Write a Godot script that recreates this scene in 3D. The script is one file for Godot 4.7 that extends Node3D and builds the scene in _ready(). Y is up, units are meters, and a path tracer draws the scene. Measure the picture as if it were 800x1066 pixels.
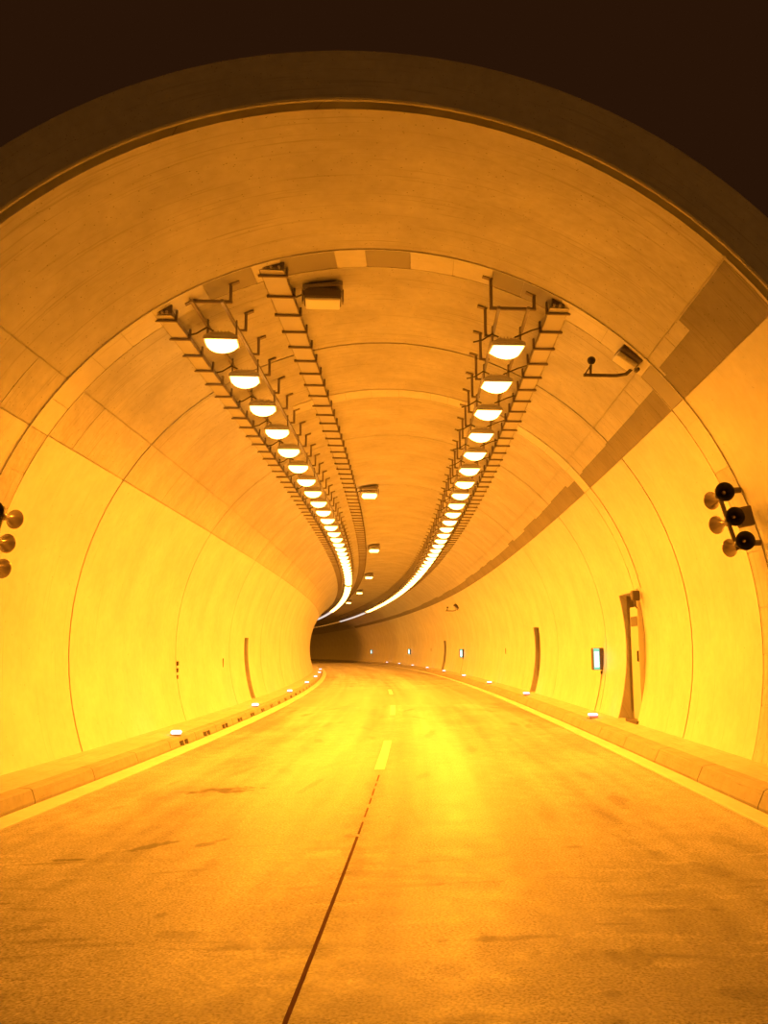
extends Node3D
# A curving two-lane road tunnel at night, lit by two rows of sodium lamps, seen from just outside the portal.
# Tunnel coordinates: s metres along the road, u metres across (right is positive), v metres above the eye level at s = 0.

const EYE := 1.72
const SKEW := 0.10284
const CU := -0.6399
const CV := 0.2361
const RAD := 5.2
const STEP := 0.25
const S_MIN := -20.0
const S_MAX := 240.0
const FACE := 0.016
const JOINT_FIRST := 8.45
const JOINTS := [15.40, 22.25]
const PITCH_JOINT := 6.85
const LAMP_FIRST := 12.71
const LAMP_PITCH := 1.7645
const LIT_END := 104.5
const ROW_END := 137.0
const FAINT_END := 215.0
const LP := 148.9   # angle of the paint edge, left
const RP := 37.8    # and right

var tab_x := PackedFloat64Array()
var tab_z := PackedFloat64Array()
var tab_t := PackedFloat64Array()
var rng := RandomNumberGenerator.new()
var M := {}
var names := {}

# ---------------------------------------------------------------- course of the tunnel
func kappa(s: float) -> float:
	var q := clampf(s, 0.0, 112.0)
	return 1.38e-3 + 1.2706e-5 * q - 0.9993e-7 * q * q

func make_course() -> void:
	var n := int((S_MAX - S_MIN) / STEP) + 1
	var th := 0.0
	var x := 0.0
	var z := 0.0
	for i in n:
		var s := S_MIN + i * STEP
		th += kappa(s) * STEP
		x -= sin(th) * STEP
		z += cos(th) * STEP
		tab_x.append(x)
		tab_z.append(z)
		tab_t.append(th)
	var k := int(-S_MIN / STEP)
	var x0 := tab_x[k]
	var z0 := tab_z[k]
	var t0 := tab_t[k]
	# turn the whole course so that it starts straight ahead at s = 0
	for i in n:
		var dx := tab_x[i] - x0
		var dz := tab_z[i] - z0
		tab_x[i] = dx * cos(t0) + dz * sin(t0)
		tab_z[i] = -dx * sin(t0) + dz * cos(t0)
		tab_t[i] -= t0

func at_tab(t: PackedFloat64Array, s: float) -> float:
	var f := clampf((s - S_MIN) / STEP, 0.0, t.size() - 1.001)
	var i := int(f)
	return lerpf(t[i], t[i + 1], f - i)

func rise(s: float) -> float:
	if s <= 0.0:
		return 0.0
	var q := minf(s, 112.0)
	var h := 18.2875e-5 * q * q - 9.4041e-7 * q * q * q
	if s > q:
		h += (s - q) * (2.0 * 18.2875e-5 * q - 3.0 * 9.4041e-7 * q * q)
	return h

func P(s: float, u: float, v: float) -> Vector3:
	var t := at_tab(tab_t, s) + SKEW
	return Vector3(at_tab(tab_x, s) + u * cos(t), rise(s) + v + EYE, -(at_tab(tab_z, s) + u * sin(t)))

func R(s: float, a: float, r: float) -> Vector3:
	var b := deg_to_rad(a)
	return P(s, CU + r * cos(b), CV + r * sin(b))

func frame(s: float, u: float, v: float) -> Transform3D:
	var t := at_tab(tab_t, s) + SKEW
	var c := cos(t)
	var n := sin(t)
	return Transform3D(Basis(Vector3(c, 0, -n), Vector3.UP, Vector3(n, 0, c)), P(s, u, v))

# ---------------------------------------------------------------- mesh helpers
func new_st(smooth := false) -> SurfaceTool:
	var st := SurfaceTool.new()
	st.begin(Mesh.PRIMITIVE_TRIANGLES)
	st.set_smooth_group(0 if smooth else -1)
	return st

func vtx(st: SurfaceTool, p: Vector3, uv: Vector2) -> void:
	st.set_uv(uv)
	st.add_vertex(p)

func quad(st: SurfaceTool, a: Vector3, b: Vector3, c: Vector3, d: Vector3, ua := Vector2.ZERO, ub := Vector2.ZERO, uc := Vector2.ZERO, ud := Vector2.ZERO) -> void:
	vtx(st, a, ua); vtx(st, b, ub); vtx(st, c, uc)
	vtx(st, a, ua); vtx(st, c, uc); vtx(st, d, ud)

func tri(st: SurfaceTool, a: Vector3, b: Vector3, c: Vector3) -> void:
	vtx(st, a, Vector2.ZERO); vtx(st, b, Vector2.ZERO); vtx(st, c, Vector2.ZERO)

func done(st: SurfaceTool) -> ArrayMesh:
	st.generate_normals()
	st.index()
	return st.commit()

# a box with chamfered edges: 44 triangles
func bev(st: SurfaceTool, c: Vector3, size: Vector3, b: float, turn := Basis.IDENTITY) -> void:
	var h := size * 0.5
	b = minf(b, minf(h.x, minf(h.y, h.z)) * 0.9)
	var pt := {}
	for x in [-1, 1]:
		for y in [-1, 1]:
			for z in [-1, 1]:
				var k := Vector3(x, y, z)
				pt[[k, 0]] = c + turn * Vector3(x * h.x, y * (h.y - b), z * (h.z - b))
				pt[[k, 1]] = c + turn * Vector3(x * (h.x - b), y * h.y, z * (h.z - b))
				pt[[k, 2]] = c + turn * Vector3(x * (h.x - b), y * (h.y - b), z * h.z)
	var out := func(a: Vector3, b1: Vector3, c1: Vector3, d1: Vector3) -> void:
		var nn := (b1 - a).cross(c1 - a)
		if nn.dot((a + b1 + c1 + d1) * 0.25 - c) > 0.0:
			quad(st, a, d1, c1, b1)
		else:
			quad(st, a, b1, c1, d1)
	for axis in 3:
		var o1 := (axis + 1) % 3
		var o2 := (axis + 2) % 3
		for sg in [-1, 1]:
			var ks := []
			for q in [[-1, -1], [1, -1], [1, 1], [-1, 1]]:
				var k := Vector3.ZERO
				k[axis] = sg; k[o1] = q[0]; k[o2] = q[1]
				ks.append(k)
			out.call(pt[[ks[0], axis]], pt[[ks[1], axis]], pt[[ks[2], axis]], pt[[ks[3], axis]])
		for q in [[-1, -1], [1, -1], [1, 1], [-1, 1]]:
			var k0 := Vector3.ZERO
			k0[axis] = -1; k0[o1] = q[0]; k0[o2] = q[1]
			var k1 := k0
			k1[axis] = 1
			out.call(pt[[k0, o1]], pt[[k1, o1]], pt[[k1, o2]], pt[[k0, o2]])
	for k in [Vector3(-1, -1, -1), Vector3(1, -1, -1), Vector3(-1, 1, -1), Vector3(1, 1, -1), Vector3(-1, -1, 1), Vector3(1, -1, 1), Vector3(-1, 1, 1), Vector3(1, 1, 1)]:
		var a: Vector3 = pt[[k, 0]]
		var b2: Vector3 = pt[[k, 1]]
		var c2: Vector3 = pt[[k, 2]]
		if (b2 - a).cross(c2 - a).dot(a - c) > 0.0:
			tri(st, a, c2, b2)
		else:
			tri(st, a, b2, c2)

# a round bar along a polyline
func tube(st: SurfaceTool, pts: Array, r: float, n := 8) -> void:
	var rings := []
	var up := Vector3.UP
	for i in pts.size():
		var d: Vector3 = (pts[mini(i + 1, pts.size() - 1)] - pts[maxi(i - 1, 0)]).normalized()
		if absf(d.dot(up)) > 0.95:
			up = Vector3(1, 0, 0.2).normalized()
		var x := d.cross(up).normalized()
		var y := x.cross(d).normalized()
		up = y
		var ring := []
		for k in n:
			var a := TAU * k / n
			ring.append(pts[i] + (x * cos(a) + y * sin(a)) * r)
		rings.append(ring)
	for i in pts.size() - 1:
		for k in n:
			var m := (k + 1) % n
			quad(st, rings[i][k], rings[i][m], rings[i + 1][m], rings[i + 1][k])
	for k in range(1, n - 1):
		tri(st, rings[0][0], rings[0][k + 1], rings[0][k])
		var e: Array = rings[pts.size() - 1]
		tri(st, e[0], e[k], e[k + 1])

# a turned shape: prof holds (radius, height along the axis)
func lathe(st: SurfaceTool, prof: Array, n: int, xf := Transform3D.IDENTITY) -> void:
	for i in prof.size() - 1:
		for k in n:
			var a := TAU * k / n
			var b := TAU * (k + 1) / n
			var p: Vector2 = prof[i]
			var q: Vector2 = prof[i + 1]
			quad(st, xf * Vector3(p.x * cos(a), p.x * sin(a), p.y), xf * Vector3(p.x * cos(b), p.x * sin(b), p.y), xf * Vector3(q.x * cos(b), q.x * sin(b), q.y), xf * Vector3(q.x * cos(a), q.x * sin(a), q.y))

# a closed cross-section (u, v) carried along the road
func sweep(prof: Array, s0: float, s1: float, ds: float, uv_len := 4.0) -> ArrayMesh:
	var st := new_st()
	var n := maxi(1, int(ceil((s1 - s0) / ds)))
	var m := prof.size()
	var acc := [0.0]
	for k in m:
		acc.append(acc[k] + (prof[(k + 1) % m] - prof[k]).length())
	for i in n:
		var a := lerpf(s0, s1, float(i) / n)
		var b := lerpf(s0, s1, float(i + 1) / n)
		for k in m:
			var p: Vector2 = prof[k]
			var q: Vector2 = prof[(k + 1) % m]
			quad(st, P(a, p.x, p.y), P(b, p.x, p.y), P(b, q.x, q.y), P(a, q.x, q.y), Vector2(acc[k], a) / uv_len, Vector2(acc[k], b) / uv_len, Vector2(acc[k + 1], b) / uv_len, Vector2(acc[k + 1], a) / uv_len)
	var poly := PackedVector2Array(prof)
	var ix := Geometry2D.triangulate_polygon(poly)
	for i in range(0, ix.size(), 3):
		for e in [s0, s1]:
			tri(st, P(e, poly[ix[i]].x, poly[ix[i]].y), P(e, poly[ix[i + 1]].x, poly[ix[i + 1]].y), P(e, poly[ix[i + 2]].x, poly[ix[i + 2]].y))
	return done(st)

# a closed piece of lining between two stations, two angles and two radii; holes are [s0, s1, a0, a1]
func lining(s0: float, s1: float, a0: float, a1: float, r0: float, r1: float, hs := [], ds := 1.7, da := 3.2) -> ArrayMesh:
	var st := new_st(false)
	var ss := [s0, s1]
	var aa := [a0, a1]
	for h in hs:
		for x in [h[0], h[1]]:
			if x > s0 and x < s1: ss.append(x)
		for x in [h[2], h[3]]:
			if x > a0 and x < a1: aa.append(x)
	var sl := cuts(ss, ds)
	var al := cuts(aa, da)
	var inside := func(i: int, k: int) -> bool:
		if i < 0 or k < 0 or i >= sl.size() - 1 or k >= al.size() - 1:
			return false
		var cs: float = (sl[i] + sl[i + 1]) / 2.0
		var ca: float = (al[k] + al[k + 1]) / 2.0
		for h in hs:
			if cs > h[0] and cs < h[1] and ca > h[2] and ca < h[3]:
				return false
		return true
	var uv := func(s: float, a: float) -> Vector2:
		return Vector2(s / PITCH_JOINT, deg_to_rad(a) * RAD / PITCH_JOINT)
	st.set_smooth_group(0)
	for i in sl.size() - 1:
		for k in al.size() - 1:
			if not inside.call(i, k): continue
			quad(st, R(sl[i], al[k], r0), R(sl[i], al[k + 1], r0), R(sl[i + 1], al[k + 1], r0), R(sl[i + 1], al[k], r0), uv.call(sl[i], al[k]), uv.call(sl[i], al[k + 1]), uv.call(sl[i + 1], al[k + 1]), uv.call(sl[i + 1], al[k]))
	st.set_smooth_group(1)
	for i in sl.size() - 1:
		for k in al.size() - 1:
			if not inside.call(i, k): continue
			quad(st, R(sl[i], al[k], r1), R(sl[i + 1], al[k], r1), R(sl[i + 1], al[k + 1], r1), R(sl[i], al[k + 1], r1))
	st.set_smooth_group(-1)
	for i in sl.size() - 1:
		for k in al.size() - 1:
			if not inside.call(i, k): continue
			if not inside.call(i - 1, k): side(st, sl[i], al[k], sl[i], al[k + 1], r0, r1)
			if not inside.call(i + 1, k): side(st, sl[i + 1], al[k + 1], sl[i + 1], al[k], r0, r1)
			if not inside.call(i, k - 1): side(st, sl[i + 1], al[k], sl[i], al[k], r0, r1)
			if not inside.call(i, k + 1): side(st, sl[i], al[k + 1], sl[i + 1], al[k + 1], r0, r1)
	return done(st)

func side(st: SurfaceTool, sa: float, aa: float, sb: float, ab: float, r0: float, r1: float) -> void:
	var f := func(s: float, a: float, r: float) -> Vector2:
		return Vector2(s / PITCH_JOINT, (deg_to_rad(a) * RAD + r) / PITCH_JOINT)
	quad(st, R(sa, aa, r0), R(sa, aa, r1), R(sb, ab, r1), R(sb, ab, r0), f.call(sa, aa, r0), f.call(sa, aa, r1), f.call(sb, ab, r1), f.call(sb, ab, r0))

func cuts(marks: Array, d: float) -> Array:
	marks.sort()
	var out := []
	for i in marks.size() - 1:
		var a: float = marks[i]
		var b: float = marks[i + 1]
		if b - a < 1e-5: continue
		var n := maxi(1, int(ceil((b - a) / d)))
		for k in n: out.append(lerpf(a, b, float(k) / n))
	out.append(marks[-1])
	return out

# ---------------------------------------------------------------- nodes
func numbered(called: String) -> String:
	var k: int = names.get(called, 0)
	names[called] = k + 1
	return called if k == 0 else "%s_%03d" % [called, k]

func part(called: String, mesh: Mesh, m: Material, parent: Node, xf := Transform3D.IDENTITY) -> MeshInstance3D:
	var o := MeshInstance3D.new()
	o.name = called
	o.mesh = mesh
	o.material_override = m
	o.transform = xf
	o.cast_shadow = GeometryInstance3D.SHADOW_CASTING_SETTING_ON
	parent.add_child(o, true)
	return o

func thing(called: String, label: String, category: String, xf := Transform3D.IDENTITY, group := "") -> Node3D:
	var o := Node3D.new()
	o.name = numbered(called)
	o.transform = xf
	add_child(o, true)
	o.set_meta("label", label)
	o.set_meta("category", category)
	if group != "": o.set_meta("group", group)
	return o

func copy_of(o: Node3D, xf: Transform3D, label := "") -> Node3D:
	var c: Node3D = o.duplicate()
	c.name = numbered(String(o.name).rstrip("0123456789").rstrip("_"))
	add_child(c, true)
	c.transform = xf
	if label != "": c.set_meta("label", label)
	return c

func setting(called: String, label: String, category: String) -> Node3D:
	var o := Node3D.new()
	o.name = called
	add_child(o, true)
	o.set_meta("kind", "structure")
	o.set_meta("label", label)
	o.set_meta("category", category)
	return o

# ---------------------------------------------------------------- materials
func lin(r: float, g: float, b: float) -> Color:
	return Color(r, g, b).linear_to_srgb()

func noise_img(seed_: int, freq: float, w: int, h: int, oct := 4, kind := FastNoiseLite.TYPE_SIMPLEX_SMOOTH) -> PackedByteArray:
	var n := FastNoiseLite.new()
	n.seed = seed_
	n.noise_type = kind
	n.frequency = freq
	n.fractal_octaves = oct
	var im := n.get_seamless_image(w, h)
	im.convert(Image.FORMAT_L8)
	return im.get_data()

func to_tex(v: PackedFloat32Array, w: int, h: int) -> ImageTexture:
	var b := PackedByteArray()
	b.resize(w * h)
	for i in w * h:
		b[i] = clampi(int(v[i] * 255.0), 0, 255)
	var im := Image.create_from_data(w, h, false, Image.FORMAT_L8, b)
	im.convert(Image.FORMAT_RGB8)
	im.generate_mipmaps()
	return ImageTexture.create_from_image(im)

# cast concrete: mottling, pores and runs that follow the curve of the vault (the v direction of the picture)
func concrete_tex(seed_: int, mottle: float, runs: int, run_dark: float, pores: int) -> ImageTexture:
	var w := 1024
	var h := 1024
	var a := noise_img(seed_, 0.004, w, h, 4)
	var b := noise_img(seed_ + 1, 0.03, w, h, 3)
	var v := PackedFloat32Array()
	v.resize(w * h)
	for i in w * h:
		v[i] = 0.93 + (a[i] / 255.0 - 0.5) * mottle + (b[i] / 255.0 - 0.5) * mottle * 0.55
	var g := RandomNumberGenerator.new()
	g.seed = seed_ * 77 + 5
	for k in runs:
		var x := g.randi_range(0, w - 1)
		var y := g.randi_range(0, h - 1)
		var n := g.randi_range(30, 260)
		var d := run_dark * g.randf_range(0.3, 1.0)
		var wd := g.randi_range(1, 4)
		for j in n:
			var f := sin(PI * j / n)
			if g.randf() < 0.03: x += g.randi_range(-1, 1)
			for q in wd:
				var at := ((y + j) % h) * w + posmod(x + q, w)
				v[at] *= 1.0 - d * f * (0.55 + 0.45 * b[at] / 255.0)
	for k in pores:
		var x := g.randi_range(1, w - 3)
		var y := g.randi_range(1, h - 3)
		var e := g.randi_range(1, 2)
		var d := g.randf_range(0.1, 0.4)
		for i in e:
			for j in e:
				v[(y + j) * w + x + i] *= 1.0 - d
	return to_tex(v, w, h)

func blot(v: PackedFloat32Array, w: int, h: int, nz: PackedByteArray, cu: float, cs: float, hu: float, hs: float, f: float, turn := 0.0) -> void:
	# a stain on the road, (u, s) in metres from the left road edge and from s = -8; ragged by noise
	var sx := w / 7.8
	var sy := h / 40.0
	var e := maxf(hu, hs) * 1.6
	for y in range(int((cs - e) * sy), int((cs + e) * sy) + 1):
		for x in range(int((cu - e) * sx), int((cu + e) * sx) + 1):
			if x < 0 or x >= w: continue
			var yy := posmod(y, h)
			var du := x / sx - cu
			var dv := y / sy - cs
			var p := du * cos(turn) + dv * sin(turn)
			var q := -du * sin(turn) + dv * cos(turn)
			var m := 1.0 - sqrt(p * p / (hu * hu) + q * q / (hs * hs)) + (nz[yy * w + x] / 255.0 - 0.5) * 1.6
			v[yy * w + x] *= lerpf(1.0, f, clampf(m * 2.2, 0.0, 1.0))

func road_tex() -> Array:
	var w := 512
	var h := 2048
	var a := noise_img(11, 0.006, w, h, 4)
	var b := noise_img(12, 0.05, w, h, 3)
	var c := noise_img(13, 0.35, w, h, 2)
	var v := PackedFloat32Array()
	v.resize(w * h)
	var ro := PackedFloat32Array()
	ro.resize(w * h)
	var tracks := [1.0, 2.75, 4.75, 6.55]
	for y in h:
		var s := y * 40.0 / h - 8.0
		for x in w:
			var i := y * w + x
			var u := x * 7.8 / w
			var tr := 0.0
			for t in tracks:
				var q: float = (u - t + 0.12 * sin(s * 0.4 + t)) / 0.36
				tr += exp(-q * q)
			var n := a[i] / 255.0 - 0.5
			v[i] = 0.84 + n * 0.24 + (b[i] / 255.0 - 0.5) * 0.20 + (c[i] / 255.0 - 0.5) * 0.26 + tr * 0.06 + (a[((y / 10) % h) * w + (x * 3) % w] / 255.0 - 0.5) * 0.34
			ro[i] = 0.60 - tr * 0.05 + n * 0.16 + (b[i] / 255.0 - 0.5) * 0.14
	var g := RandomNumberGenerator.new()
	g.seed = 4
	# the resurfaced strip before the portal has an uneven edge across the road
	for y in h:
		var s := y * 40.0 / h - 8.0
		if s > 5.9: continue
		for x in w:
			var i := y * w + x
			var edge := 5.35 + (a[i] / 255.0 - 0.5) * 1.6 + (b[i] / 255.0 - 0.5) * 0.8
			if s < edge:
				v[i] = lerpf(v[i], 0.80, 0.45)
	# small tyre marks and scuffs, then painted glints and dark flecks
	for k in 90:
		blot(v, w, h, b, g.randf_range(0.4, 7.4), g.randf_range(14, 40), g.randf_range(0.05, 0.16), g.randf_range(0.2, 1.1), g.randf_range(0.82, 0.95), g.randf_range(-0.25, 0.25))
	for k in 60:
		blot(v, w, h, b, g.randf_range(0.2, 7.6), g.randf_range(9, 16), g.randf_range(0.03, 0.25), g.randf_range(0.03, 0.15), g.randf_range(0.72, 0.92), g.randf_range(-0.5, 0.5))
	for k in 170:  # pale flecks: glints on the rough near road painted into the colour
		blot(v, w, h, c, g.randf_range(0.2, 7.6), g.randf_range(11.5, 17), g.randf_range(0.05, 0.45), g.randf_range(0.02, 0.08), g.randf_range(1.06, 1.22), g.randf_range(-0.25, 0.25))
	for k in 60:
		blot(v, w, h, c, g.randf_range(0.2, 7.6), g.randf_range(11.5, 17), g.randf_range(0.05, 0.4), g.randf_range(0.02, 0.07), g.randf_range(0.74, 0.9), g.randf_range(-0.25, 0.25))
	# the oil stain on the left lane and the two streaks before it
	blot(v, w, h, b, 1.72, 20.72, 0.42, 0.26, 0.40, 0.2)
	blot(v, w, h, b, 1.30, 20.65, 0.35, 0.07, 0.78, 0.1)
	blot(v, w, h, b, 1.25, 16.56, 0.16, 0.08, 0.5, 0.2)
	blot(v, w, h, b, 1.80, 17.06, 0.09, 0.32, 0.6, -0.7)
	blot(v, w, h, b, 2.35, 17.2, 0.07, 0.28, 0.62, -0.6)
	blot(v, w, h, b, 4.9, 13.95, 0.5, 0.05, 0.7, 0.05)
	blot(v, w, h, b, 3.2, 13.9, 0.6, 0.04, 0.78, -0.05)
	for k in 40:
		var x := g.randi_range(2, w - 4)
		var y := g.randi_range(560, 1600)
		var f: float = [0.45, 1.35, 0.5][g.randi_range(0, 2)]
		for i in g.randi_range(1, 3):
			v[y * w + x + i] *= f
	return [to_tex(v, w, h), to_tex(ro, w, h)]

# coarse grit of the worn road, tiled every 2.6 m
func grit_tex() -> ImageTexture:
	var w := 1024
	var a := noise_img(41, 0.09, w, w, 3)
	var b := noise_img(42, 0.02, w, w, 3)
	var v := PackedFloat32Array()
	v.resize(w * w)
	for i in w * w:
		var k := 0.5 + b[i] / 255.0
		v[i] = 0.90 + (a[i] / 255.0 - 0.5) * 0.75 * k
	return to_tex(v, w, w)

func bump_tex(seed_: int, freq: float, strength: float, size := 512, tall := 512) -> NoiseTexture2D:
	var n := FastNoiseLite.new()
	n.seed = seed_
	n.frequency = freq
	n.fractal_octaves = 3
	var t := NoiseTexture2D.new()
	t.width = size
	t.height = tall
	t.seamless = true
	t.as_normal_map = true
	t.bump_strength = strength
	t.noise = n
	return t

func mat(r: float, g: float, b: float, rough: float, metal := 0.0) -> StandardMaterial3D:
	var m := StandardMaterial3D.new()
	m.albedo_color = lin(r, g, b)
	m.roughness = rough
	m.metallic = metal
	return m

func glow(r: float, g: float, b: float, e: float) -> StandardMaterial3D:
	var m := mat(0.12, 0.12, 0.12, 0.4)
	m.emission_enabled = true
	var top := maxf(r, maxf(g, b))
	m.emission = lin(r / top, g / top, b / top)
	m.emission_energy_multiplier = e * top
	return m

func make_materials() -> void:
	var conc := concrete_tex(3, 0.11, 420, 0.12, 2400)
	var pale := concrete_tex(9, 0.07, 160, 0.07, 300)
	var fine := bump_tex(21, 0.05, 2.0)
	M.bare = mat(0.69, 0.68, 0.66, 0.85)
	M.bare.albedo_texture = conc
	M.dark_concrete = mat(0.33, 0.31, 0.28, 0.85)
	M.dark_concrete.albedo_texture = conc
	M.paint = mat(0.86, 0.86, 0.83, 0.55)
	M.paint.albedo_texture = pale
	M.collar = mat(0.56, 0.56, 0.50, 0.9)
	M.collar.albedo_texture = conc
	for k in ["bare", "dark_concrete", "collar"]:
		M[k].normal_enabled = true
		M[k].normal_texture = fine
		M[k].normal_scale = 0.35
	M.band = mat(0.86, 0.85, 0.82, 0.6)
	M.band.albedo_texture = pale
	M.walk = mat(0.62, 0.60, 0.57, 0.85)
	M.walk.albedo_texture = conc
	M.kerb = mat(0.44, 0.42, 0.39, 0.8)
	M.kerb.albedo_texture = conc
	M.gutter = mat(0.86, 0.85, 0.82, 0.7)
	M.gutter.albedo_texture = pale
	var rt := road_tex()
	M.road = mat(0.64, 0.62, 0.59, 1.0)
	M.road.albedo_texture = rt[0]
	M.road.roughness_texture = rt[1]
	M.road.normal_enabled = true
	M.road.normal_texture = bump_tex(31, 0.22, 4.0, 512, 2048)
	M.road.normal_scale = 0.05
	M.road.detail_enabled = true
	M.road.detail_blend_mode = BaseMaterial3D.BLEND_MODE_MUL
	M.road.detail_uv_layer = BaseMaterial3D.DETAIL_UV_2
	M.road.detail_albedo = grit_tex()
	M.line = mat(0.74, 0.73, 0.69, 0.7)
	M.seal = mat(0.20, 0.11, 0.085, 1.0)
	M.seal.metallic_specular = 0.1
	M.rubber = mat(0.05, 0.045, 0.04, 0.7)
	M.joint = mat(0.16, 0.14, 0.12, 0.8)
	M.steel = mat(0.30, 0.27, 0.26, 0.5, 0.4)
	M.dark = mat(0.12, 0.10, 0.09, 0.55, 0.2)
	M.hoop = mat(0.26, 0.22, 0.20, 0.55, 0.3)
	M.black = mat(0.025, 0.022, 0.02, 0.5)
	M.sheet = mat(0.55, 0.54, 0.52, 0.5, 0.2)
	M.cable = mat(0.50, 0.47, 0.43, 0.55)
	M.grey = mat(0.35, 0.34, 0.32, 0.5)
	M.housing = mat(0.60, 0.58, 0.55, 0.45, 0.2)
	M.diffuser = mat(0.88, 0.88, 0.84, 0.35)
	M.horn = mat(0.34, 0.29, 0.24, 0.22, 0.4)
	M.door = mat(0.62, 0.58, 0.52, 0.5)
	M.door_leaf = mat(0.50, 0.47, 0.43, 0.5)
	M.earth = mat(0.08, 0.07, 0.05, 1.0)
	M.lamp = glow(1.0, 0.5, 0.10, 8.0)
	M.lamp_dim = glow(1.0, 0.86, 0.76, 0.55)
	M.lamp_fill = glow(1.0, 0.36, 0.04, 0.4)  # weak glow of the fill lamps added in the dark far stretch
	M.sign = glow(0.80, 1.0, 0.95, 1.1)
	M.sign_green = glow(0.05, 0.65, 0.42, 0.7)
	M.led_white = glow(1.0, 0.90, 1.0, 1.3)
	M.led_red = glow(1.0, 0.10, 0.08, 0.8)

# ---------------------------------------------------------------- structure
func hole_list() -> Array:   # [side, s0, s1, a0, a1]
	return [["r", 18.55, 20.22, -23.0, 12.2], ["r", 32.55, 33.75, -23.0, 8.2], ["r", 68.4, 69.7, -23.0, 6.4], ["l", 31.95, 32.85, 176.4, 204.0]]

func build_lining() -> void:
	var ceil_ := setting("ceiling", "bare concrete vault of the tunnel, cast in curved sections with ring joints", "ceiling")
	var left := setting("wall_left", "cream-painted lower tunnel wall on the left, inside of the bend", "wall")
	var right := setting("wall_right", "cream-painted lower tunnel wall on the right, outside of the bend", "wall")
	var edges := [JOINT_FIRST]
	edges.append_array(JOINTS)
	while edges[-1] < S_MAX - PITCH_JOINT:
		edges.append(edges[-1] + PITCH_JOINT)
	for i in edges.size() - 1:
		var gap := 0.022 if i != 1 else 0.028
		var s0: float = edges[i] + (0.0 if i == 0 else gap)
		var s1: float = edges[i + 1] - (0.022 if i != 0 else 0.028)
		var hr := []
		var hl := []
		for h in hole_list():
			if h[2] > s0 and h[1] < s1:
				(hr if h[0] == "r" else hl).append(h.slice(1))
		var near := s0 < 50.0
		var ds := 1.72 if near else 2.3
		# the cast core of the section
		part("section_core", lining(s0, s1, RP, LP, RAD + FACE, 5.5, [], ds, 4.0), M.bare, ceil_)
		part("section_core", lining(s0, s1, LP, 204.0, RAD + FACE, 5.5, hl, ds, 4.0), M.bare, left)
		part("section_core", lining(s0, s1, -23.0, RP, RAD + FACE, 5.5, hr, ds, 4.0), M.bare, right)
		# faces
		part("painted_panel", lining(s0, s1, LP + 0.08, 204.0, RAD, RAD + FACE, hl, ds), M.paint, left)
		part("painted_panel", lining(s0, s1, -23.0, RP - 0.05, RAD, RAD + FACE, hr, ds), M.paint, right)
		if near:
			part("shutter_panel", lining(s0, s1, 45.90, 140.42, RAD, RAD + FACE, [], ds), M.bare, ceil_)
			for row in [[RP + 0.05, 45.70], [140.62, LP - 0.14]]:
				var n := 3
				for k in n:
					var a := lerpf(s0, s1, float(k) / n) + (0.008 if k else 0.0)
					var b := lerpf(s0, s1, float(k + 1) / n) - (0.008 if k < n - 1 else 0.0)
					part("shutter_panel", lining(a, b, row[0], row[1], RAD, RAD + FACE, [], ds), M.bare, ceil_)
		else:
			part("shutter_panel", lining(s0, s1, RP + 0.05, LP - 0.10, RAD, RAD + FACE, [], ds), M.bare, ceil_)
		# the sealed ring joint at the far end of the section
		var j: float = edges[i + 1]
		var jh := []
		part("joint_seal", lining(j - 0.028, j + 0.028, RP, LP, RAD + 0.035, 5.45, [], 1.0, 4.0), M.joint, ceil_)
		part("joint_seal", lining(j - 0.028, j + 0.028, LP, 204.0, RAD + 0.035, 5.45, jh, 1.0, 4.0), M.joint, left)
		part("joint_seal", lining(j - 0.028, j + 0.028, -23.0, RP, RAD + 0.035, 5.45, jh, 1.0, 4.0), M.joint, right)
	# darker patches above the paint edge of the right wall, tallest near the portal
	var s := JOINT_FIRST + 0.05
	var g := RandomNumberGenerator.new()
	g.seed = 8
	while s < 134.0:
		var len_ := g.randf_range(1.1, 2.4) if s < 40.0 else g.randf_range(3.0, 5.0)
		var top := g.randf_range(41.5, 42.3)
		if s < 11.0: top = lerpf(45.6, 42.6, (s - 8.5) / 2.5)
		part("dark_patch", lining(s, minf(s + len_, s + 5.0), RP + 0.06, top, RAD - 0.004, RAD, [], 1.2, 2.2), M.dark_concrete, ceil_)
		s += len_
	# small dark blocks in place of unreadable marks on the walls
	var mark := new_st()
	for k in 3:
		bev(mark, Vector3(0, -0.16 * k, 0), Vector3(0.04, 0.10, 0.12), 0.01)
	var cm := done(mark)
	var one := new_st()
	bev(one, Vector3(0, -0.16, 0), Vector3(0.025, 0.26, 0.06), 0.006)
	var om := done(one)
	for q in [["l", 22.33, 186.4], ["l", 27.96, 185.2], ["r", 41.7, -1.4], ["r", 78.0, -1.4]]:
		var b := deg_to_rad(q[2])
		part("wall_mark", cm if q[1] < 25.0 else om, M.dark, left if q[0] == "l" else right, frame(q[1], CU + (RAD - 0.01) * cos(b), CV + RAD * sin(b) + 0.16))

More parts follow.
